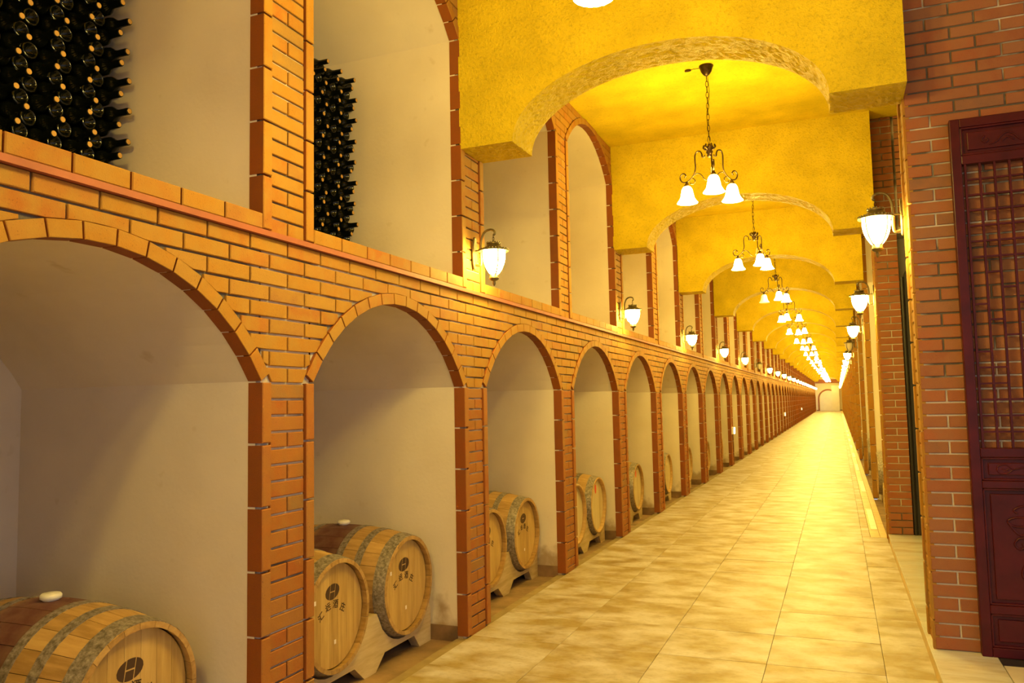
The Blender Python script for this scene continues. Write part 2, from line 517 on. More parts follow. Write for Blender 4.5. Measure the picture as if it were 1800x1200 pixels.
def voussoirs(bs_, A, j, n=15):
    yc = bay_c(j); zc, th = arc_pts(A, yc, 0, 0)
    cuts = [-th+2*th*i/n for i in range(n+1)]
    for i in range(n):
        g = .0035/A['R']
        a, b = cuts[i]+g, cuts[i+1]-g
        r0, r1 = A['R'], A['R']+.060
        poly = [(yc+r0*math.sin(a), zc+r0*math.cos(a)), (yc+r0*math.sin(b), zc+r0*math.cos(b)),
                (yc+r1*math.sin(b), zc+r1*math.cos(b)), (yc+r1*math.sin(a), zc+r1*math.cos(a))]
        if max(p[1] for p in poly) > CEIL: poly = [(u, min(v, CEIL-.002)) for u, v in poly]
        bs_.add('arch_brick', poly[::1], -.066, .006, .002)
def core(A, zb, zt):
    """mortar backing of an arcade storey"""
    b = MB(); x0, x1 = L-.060, L-.012
    for j in range(J0-1, J1+1):
        y = pier_y(j)
        b.box((x0, y+.012, zb), (x1, y+PW-.012, zt))
    for j in range(J0, J1+1):
        yc = bay_c(j); n = 24
        ys = [yc-HALF+.0+2*HALF*q/n for q in range(n+1)]
        for q in range(n):
            za = max(arch_z(A, yc, ys[q], .02), A['z']); zb_ = max(arch_z(A, yc, ys[q+1], .02), A['z'])
            za, zb_ = min(za, zt-.001), min(zb_, zt-.001)
            b.add([(x1, ys[q], za), (x1, ys[q+1], zb_), (x1, ys[q+1], zt), (x1, ys[q], zt),
                   (x0, ys[q], za), (x0, ys[q+1], zb_), (x0, ys[q+1], zt), (x0, ys[q], zt)],
                  [(0, 1, 2, 3), (5, 4, 7, 6), (4, 5, 1, 0)])
    return b
wall_lo = core(LOW, -.03, LEDGE).build('wall_left', M['mortar'])
tag(wall_lo, 'lower arcade of orange brick arches along the left side of the corridor', 'wall', kind='structure')
wall_up = core(UPP, LEDGE, CEIL).build('wall_left_upper', M['mortar'])
tag(wall_up, 'upper gallery of tall orange brick arches above the pink ledge on the left', 'wall', kind='structure')
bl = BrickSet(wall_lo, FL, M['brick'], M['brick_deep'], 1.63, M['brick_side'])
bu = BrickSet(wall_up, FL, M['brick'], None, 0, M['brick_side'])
lo_courses = []
z = LEDGE
while z > .03:
    lo_courses.append((z-COURSE+JT, z)); z -= COURSE
up_courses = []
z = LEDGE+.03
while z < CEIL-.03:
    up_courses.append((z, min(z+COURSE-JT, CEIL-.003))); z += COURSE
for j in range(J0, J1+1):
    field_bricks(bl, LOW, j, lo_courses, 0)
    field_bricks(bu, UPP, j, up_courses, 0)
    voussoirs(bl, LOW, j, 15); voussoirs(bu, UPP, j, 15)
    # sill course on top of the ledge
    y0 = pier_y(j-1)+PW; n = 7; w = 2*HALF/n
    for i in range(n):
        bu.rect('sill_brick', y0+i*w+.004, LEDGE+.03, y0+(i+1)*w-.004, SILL, -.066, .012, .004)
for j in range(J0-1, J1+1):
    edge_tiles(bl, j, 0.0, LOW['z']); edge_tiles(bu, j, LEDGE+.03, UPP['z'])
bl.build(); bu.build()
# pink ledge
b = MB(); b.box((L-.02, pier_y(J0-1), LEDGE+.002), (L+.022, pier_y(J1)+PW, LEDGE+.026))
tag(b.build('trim_1', M['pink']), 'thin pink ledge running along the left wall between the two arcades', 'ledge', kind='structure')

# niches
def niche_mesh(A, zb, name):
    b = MB(); zc, th = arc_pts(A, 0, 0, 0); r = A['R']+.004; h = HALF+.004
    x0, x1 = NICHE_X, L-.03
    n = 20
    th2 = math.asin(h/r)
    prof = [(-h, zb)]+[(r*math.sin(-th2+2*th2*q/n), zc+r*math.cos(-th2+2*th2*q/n)) for q in range(n+1)]+[(h, zb)]
    k = len(prof)
    vs_ = [(x0, y, z) for y, z in prof]+[(x1, y, z) for y, z in prof]
    fs = [(i, k+i, k+i+1, i+1) for i in range(k-1)]+[tuple(range(k))]
    # outer skin so that the niche is a shell with thickness
    b.add(vs_, fs)
    return b.mesh(name, M['plaster'])
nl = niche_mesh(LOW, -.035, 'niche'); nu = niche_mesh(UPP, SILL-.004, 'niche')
b = MB(); b.box((NICHE_X, -HALF-.0, -.06), (L+.0, HALF+.0, -.03)); nfl = b.mesh('niche_floor', M['earth'])
b = MB(); b.box((NICHE_X, -HALF-.004, SILL-.03), (L-.06, HALF+.004, SILL-.003)); nuf = b.mesh('niche_floor', M['plaster'])
b = MB()
b.box((NICHE_X, HALF-.010, -.03), (L-.066, HALF+.01, .065)); b.box((NICHE_X, -HALF-.01, -.03), (L-.066, -HALF+.010, .065)); b.box((NICHE_X-.01, -HALF, -.03), (NICHE_X+.012, HALF, .065))
nsk = b.mesh('skirting', M['skirt'])
for j in range(J0, J1+1):
    for me, nm, w in ((nl, 'niche', wall_lo), (nfl, 'niche_floor', wall_lo), (nsk, 'skirting', wall_lo), (nu, 'niche', wall_up), (nuf, 'niche_floor', wall_up)):
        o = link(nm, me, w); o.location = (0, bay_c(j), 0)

# ------------------------------------------------------------------ floor
b = MB(); b.box((L-.07, -3.5, -.08), (RX, Y_END, -.012))
floor = b.build('floor', M['grout'])
tag(floor, 'corridor floor of square cream and ochre stone tiles', 'floor', kind='structure')
XE = [.17-.6125*i for i in range(5)]
XE[-1] = L+.012
cols = [(XE[i+1], XE[i]) for i in range(4)]
rows = []
y = 4.83-.6*13
while y < Y_END-.1:
    rows.append((y, min(y+.6, Y_END))); y += .6
FZ = (Vector((0, 0, 0)), Vector((1, 0, 0)), Vector((0, 1, 0)), Vector((0, 0, 1)))
ft = BrickSet(floor, FZ, M['tile'])
for (y0, y1) in rows:
    if y0 < 9.44 < y1:
        ft.rect('tile', .171, y0+.001, RX-.003, 9.439, -.012, 0, .001); ft.rect('tile', .171, 9.441, .249, y1-.001, -.012, 0, .001)
        cc = list(cols)
    else:
        cc = list(cols)+[(.17, RX-.002) if y1 < 9.44 else (.17, .25)]
    for (x0, x1) in cc:
        ft.rect('tile', x0+.001, y0+.001, x1-.001, y1-.001, -.012, 0, .001)
ft.build()
# yellow strip with white plates along the right wall
b = MB(); b.box((.25, 9.44, -.011), (RX, Y_END, -.006))
strip = b.build('trim_2', M['grout']); tag(strip, 'narrow strip of yellow tiles along the foot of the right wall', 'floor strip', kind='structure')
sb = BrickSet(strip, FZ, M['strip_tile'])
y = 9.45
while y < Y_END-.3:
    sb.rect('strip_tile', .254, y+.002, .345, y+.248, -.007, .001, .001)
    sb.rect('strip_tile', .349, y+.002, RX-.002, y+.248, -.007, .001, .001)
    y += .25
sb.build(120)
for i in range(8):
    y = 9.98+3.9*i
    p = MB()
    for q in range(6):
        p.box((.275, y+.29*q, .001), (.34, y+.29*q+.284, .006))
    o = p.build('floor_plate', M['plate'])
    tag(o, '%s white plate set in the yellow strip at the right wall' % ORD[i], 'plate', 'white floor plates')

# ------------------------------------------------------------------ ceiling and beams
b = MB(); b.box((L-.07, -3.5, CEIL), (RX+.3, Y_END, CEIL+.12)); b.box((RX+.3, -3.5, CEIL), (5.0, 9.5, CEIL+.12))
tag(b.build('ceiling', M['stucco_flat']), 'flat gold painted ceiling between the arched beams', 'ceiling', kind='structure')
XC = (L+RX)/2
def beam_mesh():
    """arched beam with a coarse thrown-stucco surface"""
    rnd = random.Random(11)
    b = MB(); hs, rise, zb = .965, .485, 3.20
    n = 110; m_ = 14
    prof = [(L+(XC-hs-L)*q/20, zb) for q in range(20)]
    prof += [(XC-hs*math.cos(math.pi*q/n), zb+rise*math.sin(math.pi*q/n)) for q in range(n+1)]
    prof += [(XC+hs+(RX+.012-XC-hs)*q/20, zb) for q in range(1, 21)]
    k = len(prof)
    vs_ = []
    for q in range(m_+1):
        for i, (x, z) in enumerate(prof):
            e = 0.0 if q in (0, m_) or i in (0, k-1) else 1.0
            vs_.append((x+e*rnd.uniform(-.006, .006), PW*q/m_+e*rnd.uniform(-.007, .007), z+e*rnd.uniform(-.006, .006)))
    fs = []
    for q in range(m_):
        for i in range(k-1):
            a = q*k+i; fs.append((a, a+k, a+k+1, a+1))
    b.add(vs_, fs)
    top = [(x, CEIL+.01) for x, z in prof]
    for yy, fl in ((0.0, False), (PW, True)):
        vs_ = [(x, yy, z) for x, z in prof]+[(x, yy, z) for x, z in top]
        fs = [(i, i+1, k+i+1, k+i) if not fl else (i+1, i, k+i, k+i+1) for i in range(k-1)]
        b.add(vs_, fs)
    for i in (0, k-1):
        x, z = prof[i]
        b.add([(x, 0, z), (x, PW, z), (x, PW, CEIL+.01), (x, 0, CEIL+.01)], [(0, 1, 2, 3)])
    return b.mesh('arched_beam', M['stucco'])
bm = beam_mesh()
nb = 0
for i in range(-2, 23):
    y = 4.774+4*i
    o = link('trim_%d' % (3+nb), bm); o.location = (0, y, 0); nb += 1
    tag(o, 'gold stucco beam with shallow arch, ' + ('%s in view from the camera' % ORD[i] if i >= 0 else 'behind the camera'), 'beam', kind='structure')

# ------------------------------------------------------------------ right side
FRC = lambda y: (Vector((0, y, 0)), Vector((1, 0, 0)), Vector((0, 0, 1)), Vector((0, -1, 0)))
NWY, JWY = 5.05, 9.05
STEP = .10
# hall floor
b = MB(); b.box((RX+.002, -3.5, -.05), (5.0, JWY+.4, STEP-.012)); 
hall = b.build('floor_hall', M['grout']); tag(hall, 'raised grey marble floor of the side hall on the right', 'floor', kind='structure')
hb = BrickSet(hall, FZ, M['marble'])
for y in (-3.0, -1.4, .2, 1.8, 3.4, 4.2): pass
ys = [-3.0, -1.8, -.6, .6, 1.8, 3.0, 4.2, 5.05, 5.65, 6.45, 7.25, 8.05, JWY]
for a, c in zip(ys[:-1], ys[1:]):
    hb.rect('marble_slab', RX-.012, a+.0015, .72, c-.0015, STEP-.012, STEP, .001)
    if a >= 5.0:
        hb.rect('marble_slab', .723, a+.0015, 1.7, c-.0015, STEP-.012, STEP, .001)
hb.build()
hb2 = MB(); hb2.box((.723, 4.86, STEP-.012), (5.0, 5.05, STEP)); hb2.build('black_border', M['black_tile'], hall)
for i, x in enumerate((.723, 1.523, 2.323, 3.123, 3.923)):
    for y in (4.05, 3.24, 2.43, 1.62, .81, 0.0, -.81, -1.62, -2.43):
        t = MB(); t.box((x+.0015, y+.0015, STEP-.012), (x+.7985, y+.8085, STEP)); t.build('floor_slab', M['white_tile'], hall)
b = MB(); b.box((RX-.006, -3.5, 0), (RX+.006, JWY, STEP-.012)); b.build('step_riser', M['strip_tile'], hall)
# near cross wall
NX = RX+.016
b = MB(); b.box((NX+.012, NWY+.008, 0), (5.0, NWY+PW-.008, CEIL))
wr = b.build('wall_right', M['mortar']); tag(wr, 'brick cross wall at the right edge with the lattice door leaf before it', 'wall', kind='structure')
rb = BrickSet(wr, FRC(NWY), M['brick_red'])
z = STEP+.004; i = 0
while z < CEIL-.02:
    z1 = min(z+COURSE-JT, CEIL-.002)
    x = NX-(.125 if i % 2 else 0)
    while x < 4.9:
        a, c = max(x+(.0 if x <= NX else JT/2), NX), x+PITCH-JT/2
        if c-a > .03: rb.rect('brick', a, z, c, z1, -.02, 0, .003)
        x += PITCH
    z += COURSE; i += 1
rb.build()
def corridor_face(wall, y0, fx=RX, limit=60):
    """edge tiles and field bricks on the corridor side of a right-hand pier"""
    s = BrickSet(wall, (Vector((fx, 0, 0)), Vector((0, -1, 0)), Vector((0, 0, 1)), Vector((-1, 0, 0))), M['brick'])
    n = 17; h = (CEIL-.0)/n
    for i in range(n):
        a, c = i*h+.005, (i+1)*h-.005
        s.rect('edge_brick', -(y0+.058), a, -(y0+.004), c, -.02, .012, .004)
        s.rect('edge_brick', -(y0+PW), a, -(y0+PW-.058), c, -.02, .012, .004)
    z = .004; i = 0
    while z < CEIL-.02:
        z1 = min(z+COURSE-JT, CEIL-.002)
        if i % 2: s.rect('brick', -(y0+.298), z, -(y0+.065), z1, -.02, 0)
        else:
            s.rect('brick', -(y0+.298), z, -(y0+.187), z1, -.02, 0); s.rect('brick', -(y0+.177), z, -(y0+.065), z1, -.02, 0)
        z += COURSE; i += 1
    s.build(limit)
corridor_face(wr, NWY, NX)
# jamb wall with dark arched door
b = MB(); b.box((RX+.012, JWY+.008, 0), (.640, JWY+PW-.008, CEIL))
b.box((.640, JWY+.03, 3.16), (3.5, JWY+PW-.008, CEIL)); b.box((2.2, JWY+.03, 0), (3.5, JWY+PW-.008, 3.16))
wj = b.build('wall_right_jamb', M['mortar']); tag(wj, 'brick pier closing the far side of the opening behind the right cross wall', 'wall', kind='structure')
jb = BrickSet(wj, FRC(JWY), M['brick_red'])
z = STEP+.004; i = 0
while z < CEIL-.02:
    z1 = min(z+COURSE-JT, CEIL-.002)
    if i % 2: jb.rect('brick', RX, z, .640, z1, -.02, 0)
    else:
        jb.rect('brick', RX, z, .535, z1, -.02, 0); jb.rect('brick', .545, z, .640, z1, -.02, 0)
    if z > 3.2:
        x = .665
        while x < 1.6: jb.rect('brick', x, z, x+.24, z1, -.02, 0); x += .25
    z += COURSE; i += 1
jb.build()
corridor_face(wj, JWY)
b = MB()
n = 14; w_ = .77; xc = .645+w_; zs = 2.55
prof = [(.645, STEP)]+[(xc-w_*math.cos(math.pi*q/n), zs+.6*math.sin(math.pi*q/n)) for q in range(n+1)]+[(xc+w_, STEP)]
b.prism(prof[::-1], 0, .05, (Vector((0, JWY+.06, 0)), Vector((1, 0, 0)), Vector((0, 0, 1)), Vector((0, -1, 0))), .006)
dd = b.build('door_1', M['dark_door']); tag(dd, 'dark arched door leaf beside the brick pier in the right opening', 'door', kind='structure')
t = MB(); t.tube([(.664, JWY+.004, STEP+.002), (.664, JWY+.004, 2.7)], .018, 10); t.build('door_post', M['dark_door'], dd)
t = MB(); t.lathe([(0, 0), (.02, .004), (.028, .02), (.02, .036), (0, .04)], 12); o = t.build('door_knob', M['bronze'], dd); o.location = (.76, JWY-.02, 1.1); o.rotation_euler = (math.pi/2, 0, 0)
# far end of the side hall
b = MB(); b.box((3.5, NWY+PW, 0), (3.6, JWY+PW, CEIL))
tag(b.build('wall_right_hall', M['plaster_white']), 'plain plaster wall closing the side hall on the right', 'wall', kind='structure')
# right arcade beyond
b = MB()
NR = 22
for k in range(NR):
    y = JWY+4*k
    if k: b.box((RX+.012, y+.008, 0), (RX+.066, y+PW-.004, CEIL))
    b.box((RX+.004, y+PW-.004, 3.96), (RX+.066, y+4.004, CEIL))
wf = b.build('wall_right_far', M['mortar']); tag(wf, 'row of tall brick piers receding along the right side', 'wall', kind='structure')
fr = BrickSet(wf, FRC(0), M['brick'])
class MultiY(BrickSet): pass
recs = []
n = 17; h = CEIL/n
fb = MB()
cache = None
for k in range(1, NR):
    y = JWY+4*k
    for i in range(n):
        if k <= 6:
            if cache is None:
                q = MB(); q.prism([(0, .005), (.078, .005), (.078, h-.005), (0, h-.005)], -.012, .008, (Vector(), Vector((1, 0, 0)), Vector((0, 0, 1)), Vector((0, -1, 0))), .004)
                cache = q.mesh('edge_brick', M['brick'])
            o = link('edge_brick', cache, wf); o.location = (RX-.008, y, i*h)
        else:
            fb.prism([(RX-.008, i*h+.005), (RX+.07, i*h+.005), (RX+.07, (i+1)*h-.005), (RX-.008, (i+1)*h-.005)], -.012, .008, FRC(y), 0, random.random())
    z = .004; i = 0
    while z < CEIL-.02:
        fb.box((RX-.001, y+.02, z), (RX+.014, y+PW-.004, min(z+COURSE-JT, CEIL-.002)), random.random()); z += COURSE
for k in range(0, NR):      # brick band over the openings
    z = 3.97
    while z < CEIL-.02:
        y = JWY+4*k+PW
        while y < JWY+4*k+4-.02:
            fb.box((RX-.002, y, z), (RX+.01, min(y+.24, JWY+4*k+4), min(z+COURSE-JT, CEIL-.002)), random.random()); y += .25
        z += COURSE
tag(fb.build('brickwork', M['brick'], wf, tones=True), kind='stuff')
# white niches of the right side
b = MB(); y0, y1 = PW-.004, 4.004; x0, x1 = RX+.05, RX+1.45
b.add([(x0, y0, -.03), (x1, y0, -.03), (x1, y1, -.03), (x0, y1, -.03), (x0, y0, 3.96), (x1, y0, 3.96), (x1, y1, 3.96), (x0, y1, 3.96)],
      [(0, 1, 5, 4), (1, 2, 6, 5), (2, 3, 7, 6), (4, 5, 6, 7)])
rn = b.mesh('niche', M['plaster_white'])
b = MB(); b.box((RX-.0, PW, -.05), (RX+1.45, 4.0, -.02)); rnf = b.mesh('niche_floor', M['earth'])
for k in range(NR):
    for me, nm in ((rn, 'niche'), (rnf, 'niche_floor')):
        o = link(nm, me, wf); o.location = (0, JWY+4*k, 0)

# ------------------------------------------------------------------ end wall
b = MB(); b.box((L-.07, Y_END, -.05), (RX+1.5, Y_END+.2, CEIL))
we = b.build('wall_end', M['concrete_end']); tag(we, 'pale yellow wall with a brick-edged arch at the far end of the corridor', 'wall', kind='structure')
b = MB(); n = 16; xa, ra, zs = -1.0, .92, 1.35
ang = [math.pi-math.pi*q/n for q in range(n+1)]
inner = [(xa-ra, 0)]+[(xa+ra*math.cos(a), zs+ra*math.sin(a)) for a in ang]+[(xa+ra, 0)]
outer = [(xa-ra-.16, 0)]+[(xa+(ra+.16)*math.cos(a), zs+(ra+.16)*math.sin(a)) for a in ang]+[(xa+ra+.16, 0)]
for i in range(len(inner)-1):
    b.prism([inner[i], inner[i+1], outer[i+1], outer[i]][::-1], 0, .08, FRC(Y_END), 0, random.random())
b.build('arch_surround', M['brick_red'], we, tones=True)
b = MB(); b.prism(inner[::-1], 0, .03, FRC(Y_END), 0); b.build('arch_panel', M['plaster_white'], we)
b = MB(); b.box((-.62, Y_END-.5, 0), (.16, Y_END, 2.8)); b.build('white_pier', M['plaster_white'], we)
b = MB(); b.box((L, Y_END-.3, 3.1), (RX, Y_END, 3.5)); b.build('lintel', M['brick_red'], we)
b = MB(); b.box((L, Y_END-.02, 0), (RX, Y_END-.0, .1)); b.build('skirting', M['skirt'], we)

# ------------------------------------------------------------------ lattice door leaf
dl = empty('lattice_door_leaf', (.648, NWY-.004, STEP))
tag(dl, 'dark red lacquered door leaf with open lattice standing against the right brick wall', 'door leaf')
DW = .56; ZT = 3.02-STEP
def dpart(name, boxes, parent=dl):
    b = MB()
    for (x0, y0, z0, x1, y1, z1) in boxes: b.box((x0, y0, z0), (x1, y1, z1))
    o = b.build(name, M['lacquer'], parent)
    bv = o.modifiers.new('bevel', 'BEVEL'); bv.width = .004; bv.segments = 2
    return o
T = -.055
dpart('stile', [(0, T, .0, .05, 0, ZT)]); dpart('stile', [(DW-.05, T, .0, DW, 0, ZT)])
for z0, z1 in ((ZT-.05, ZT), (2.66, 2.71), (1.05, 1.10), (.885, .925), (.225, .27), (0, .05)):
    dpart('rail', [(.05, T, z0, DW-.05, 0, z1)])
pn = []
for z0, z1 in ((2.71, ZT-.05), (.925, 1.05), (.27, .885), (.05, .225)):
    p = dpart('panel', [(.05, T+.022, z0, DW-.05, -.01, z1), (.085, T+.012, z0+.03, DW-.085, T+.024, z1-.03)])
    fr_ = .012
    dpart('panel_moulding', [(.05, T+.004, z0, .05+fr_, T+.03, z1), (DW-.05-fr_, T+.004, z0, DW-.05, T+.03, z1), (.05, T+.004, z0, DW-.05, T+.03, z0+fr_), (.05, T+.004, z1-fr_, DW-.05, T+.03, z1)], p)
    pn.append(p)
def carving(parent, strokes, r=.004):
    b = MB()
    for s_ in strokes: b.tube(spline([(x, T+.010, z) for x, z in s_], 5), r, 6)
    b.build('carving', M['lacquer'], parent, smooth=True)
zc_ = (2.71+ZT-.05)/2
carving(pn[0], [[(.17, zc_+.02), (.155, zc_), (.17, zc_-.018), (.185, zc_-.008), (.178, zc_+.004)], [(.19, zc_-.03), (.225, zc_-.02), (.25, zc_+.01), (.28, zc_+.025), (.31, zc_+.01), (.335, zc_-.02), (.37, zc_-.03)], [(.25, zc_-.02), (.28, zc_), (.31, zc_-.02)], [(.39, zc_+.02), (.405, zc_), (.39, zc_-.018), (.375, zc_-.008)]])
zc_ = .985
carving(pn[1], [[(.20, zc_), (.17, zc_+.025), (.135, zc_+.02), (.125, zc_), (.14, zc_-.02), (.17, zc_-.022), (.20, zc_)], [(.15, zc_+.004), (.165, zc_-.006), (.18, zc_+.004)], [(.36, zc_), (.39, zc_+.025), (.425, zc_+.02), (.435, zc_), (.42, zc_-.02), (.39, zc_-.022), (.36, zc_)], [(.20, zc_), (.28, zc_+.015), (.36, zc_)]])
st = []
for sg in (1, -1):
    X = lambda d: .28+sg*d
    st += [[(X(.0), .80), (X(.06), .79), (X(.09), .77), (X(.075), .755)], [(X(0), .72), (X(.07), .735), (X(.12), .715), (X(.10), .69), (X(.05), .685), (X(.0), .70)],
           [(X(.12), .705), (X(.09), .66), (X(.06), .64), (X(.03), .66)], [(X(.02), .62), (X(.07), .625), (X(.095), .595), (X(.08), .57), (X(.055), .575), (X(.06), .60)],
           [(X(.03), .56), (X(.05), .50), (X(.07), .44), (X(.05), .40), (X(.02), .42)], [(X(0), .64), (X(.03), .60), (X(.03), .56), (X(0), .54)]]
carving(pn[2], st, .006)
# lattice
lx = [.067+.0705*i for i in range(7)]
lz0, lz1 = 1.10, 2.66
for i, x in enumerate(lx):
    b = MB(); b.box((x-.0055, T+.006, lz0), (x+.0055, T+.030, lz1)); b.build('lattice_bar', M['lacquer'], dl)
random.seed(3)
nz = 18; dz = (lz1-lz0)/nz
for r in range(nz+1):
    for i in range(6):
        skip = (r in (4, 5) and i % 3 == 2) or (6 <= r <= 11 and (i+r) % 3 != 0)
        if skip: continue
        zz = lz0+r*dz
        if r == nz or r == 0: continue
        b = MB(); b.box((lx[i]+.0055, T+.009, zz-.005), (lx[i+1]-.0055, T+.027, zz+.005)); b.build('lattice_bar', M['lacquer'], dl)

# ------------------------------------------------------------------ barrels
BL, RH, RB = .95, .29, .345
def brad(x): return RH+(RB-RH)*(1-(abs(x)/(BL/2))**2)
GLYPH = {
 'a': [[(.08, .9), (.26, .78)], [(.02, .62), (.2, .5)], [(.05, .08), (.28, .38)], [(.98, .86), (.42, .86), (.42, .12), (1, .12)]],
 'b': [[(.42, .9), (.88, .9)], [(.33, .66), (.97, .66)], [(.53, .66), (.48, .44), (.34, .3)], [(.72, .66), (.72, .36), (.94, .36)], [(.1, .88), (.22, .76)], [(.03, .58), (.22, .58), (.17, .26), (.03, .12)], [(.17, .26), (.36, .1), (1, .08)]],
 'c': [[(.05, .92), (.2, .8)], [(0, .66), (.15, .54)], [(.02, .06), (.22, .38)], [(.32, .92), (1, .92)], [(.38, .7), (.96, .7), (.96, .04), (.38, .04), (.38, .7)], [(.56, .92), (.56, .7), (.5, .44)], [(.77, .92), (.77, .46), (.94, .46)], [(.42, .24), (.92, .24)]],
 'd': [[(.5, 1.0), (.56, .88)], [(.14, .85), (.96, .85)], [(.2, .85), (.18, .4), (.03, .03)], [(.34, .52), (.92, .52)], [(.63, .74), (.63, .08)], [(.26, .08), (1, .08)]]}
def flat_strokes(b, strokes, size, cx, cz, rot, x, w):
    c, s = math.cos(rot), math.sin(rot)
    for st in strokes:
        for p, q in zip(st[:-1], st[1:]):
            P = [Vector(((a[0]-.5)*size, (a[1]-.5)*size)) for a in (p, q)]
            P = [Vector((cx+v.x*c-v.y*s, cz+v.x*s+v.y*c)) for v in P]
            d = (P[1]-P[0]).normalized()*w*.5; nn = Vector((-d.y, d.x))
            quad = [P[0]-d-nn, P[1]+d-nn, P[1]+d+nn, P[0]-d+nn]
            b.prism([(v.x, v.y) for v in quad], 0, .0008, (Vector((x, 0, 0)), Vector((0, 1, 0)), Vector((0, 0, 1)), Vector((1, 0, 0))))
HX = BL/2-.035
def barrel_meshes():
    ms = {}
    nst = 24
    b = MB(); n = 12; w = math.pi/nst-.0035
    prof = [(brad(-BL/2+BL*i/n), -BL/2+BL*i/n) for i in range(n+1)]
    for sgn in (0,):
        vs_ = []
        for r, x in prof:
            for q in range(3):
                an = math.pi/2-w+q*w
                vs_.append((x, r*math.cos(an), r*math.sin(an)))
        k = len(prof)
        for r, x in prof:
            for q in range(3):
                an = math.pi/2-w+q*w
                vs_.append((x, (r-.022)*math.cos(an), (r-.022)*math.sin(an)))
        fs = []
        for i in range(k-1):
            for q in range(2):
                a = i*3+q; fs.append((a, a+1, a+4, a+3)); fs.append((3*k+a+1, 3*k+a, 3*k+a+3, 3*k+a+4))
            fs.append((i*3, i*3+3, 3*k+i*3+3, 3*k+i*3)); fs.append((i*3+2, 3*k+i*3+2, 3*k+i*3+5, i*3+5))
        for i in (0, k-1):
            for q in range(2): a = i*3+q; fs.append((a, a+1, 3*k+a+1, 3*k+a))
        b.add(vs_, fs)
    ms['stave'] = b.mesh('stave', M['stave'], smooth=False)
    b = MB(); prof2 = [(brad(-BL/2+BL*i/n), -BL/2+BL*i/n) for i in range(n+1)]
    ring = prof2+[(RH-.022, BL/2), (RH-.022, HX)]
    b.lathe([(RH-.022, -HX), (RH-.022, -BL/2)]+prof2+[(RH-.022, BL/2), (RH-.022, HX)], 32, 'x')
    ms['body'] = b.mesh('body', M['stave'], smooth=True)
    for nm, x0, x1 in (('hoop_head', .40, .471), ('hoop_quarter', .255, .30), ('hoop_bilge', .125, .168)):
        b = MB(); e = .003
        b.lathe([(brad(x0)+.0, x0), (brad(x0)+e, x0), (brad(x1)+e, x1), (brad(x1), x1)], 36, 'x')
        ms[nm] = b.mesh('hoop', M['hoop'], smooth=False)
    # head boards
    ms['boards'] = []; ms['boards_pale'] = []
    nb_ = 7; w = 2*(RH-.0215)/nb_
    for i in range(nb_):
        y0 = -(RH-.0215)+i*w+.0006; y1 = y0+w-.0012
        poly = []
        for q in range(7):
            y = y0+(y1-y0)*q/6; poly.append((y, -math.sqrt(max(0, (RH-.0215)**2-y*y))))
        for q in range(7):
            y = y1-(y1-y0)*q/6; poly.append((y, math.sqrt(max(0, (RH-.0215)**2-y*y))))
        b = MB(); b.prism(poly, -.02, 0, (Vector((HX, 0, 0)), Vector((0, 1, 0)), Vector((0, 0, 1)), Vector((1, 0, 0))), .0008)
        ms['boards'].append(b.mesh('head_board', M['head'])); ms['boards_pale'].append(b.mesh('head_board', M['head_pale']))
    b = MB(); b.lathe([(.0, 0), (RH-.024, 0)], 32, 'x'); ms['disc'] = b.mesh('back_head', M['head'])
    b = MB(); b.lathe([(0, -.02), (.026, -.02), (.030, .004), (.040, .010), (.041, .022), (.034, .030), (0, .031)], 18); ms['bung'] = b.mesh('bung', M['silicone'], smooth=True)
    # logo: ellipse cut by an H
    b = MB(); ea, eb = .062, .040; g = .0045
    FR = (Vector((HX, 0, 0)), Vector((0, 1, 0)), Vector((0, 0, 1)), Vector((1, 0, 0)))
    tilt = .18
    def ell(y): return eb*math.sqrt(max(0, 1-(y/ea)**2))
    def piece(ya, yb, lo=None, hi=None):
        k = 10
        bot = [(y, -ell(y) if lo is None else lo) for y in [ya+(yb-ya)*q/k for q in range(k+1)]]
        top = [(y, ell(y) if hi is None else hi) for y in [yb-(yb-ya)*q/k for q in range(k+1)]]
        poly = [(u+tilt*v-.012, v+.122) for u, v in bot+top]
        b.prism(poly, 0, .0008, FR)
    piece(-ea, -.022-g/2); piece(.022+g/2, ea); piece(-.022+g/2, .022-g/2, lo=.003); piece(-.022+g/2, .022-g/2, hi=-.003)
    ms['logo'] = b.mesh('logo', M['ink'])
    b = MB()
    for gch, cx, cz, rt in (('a', -.115, .018, .55), ('b', -.052, .052, .22), ('c', .016, .055, -.12), ('d', .080, .024, -.5)):
        flat_strokes(b, GLYPH[gch], .042, cx, cz, rt, HX, .0052)
    ms['lettering'] = b.mesh('lettering', M['ink'])
    b = MB(); b.box((HX, -.008, -.011), (HX+.001, .008, .011)); ms['sticker'] = b.mesh('sticker', M['sticker'])
    b = MB(); b.lathe([(0, HX+.001), (.032, HX+.001), (.032, HX)], 18, 'x'); ms['seal'] = b.mesh('seal', M['sticker_red'])
    return ms
BM = barrel_meshes()
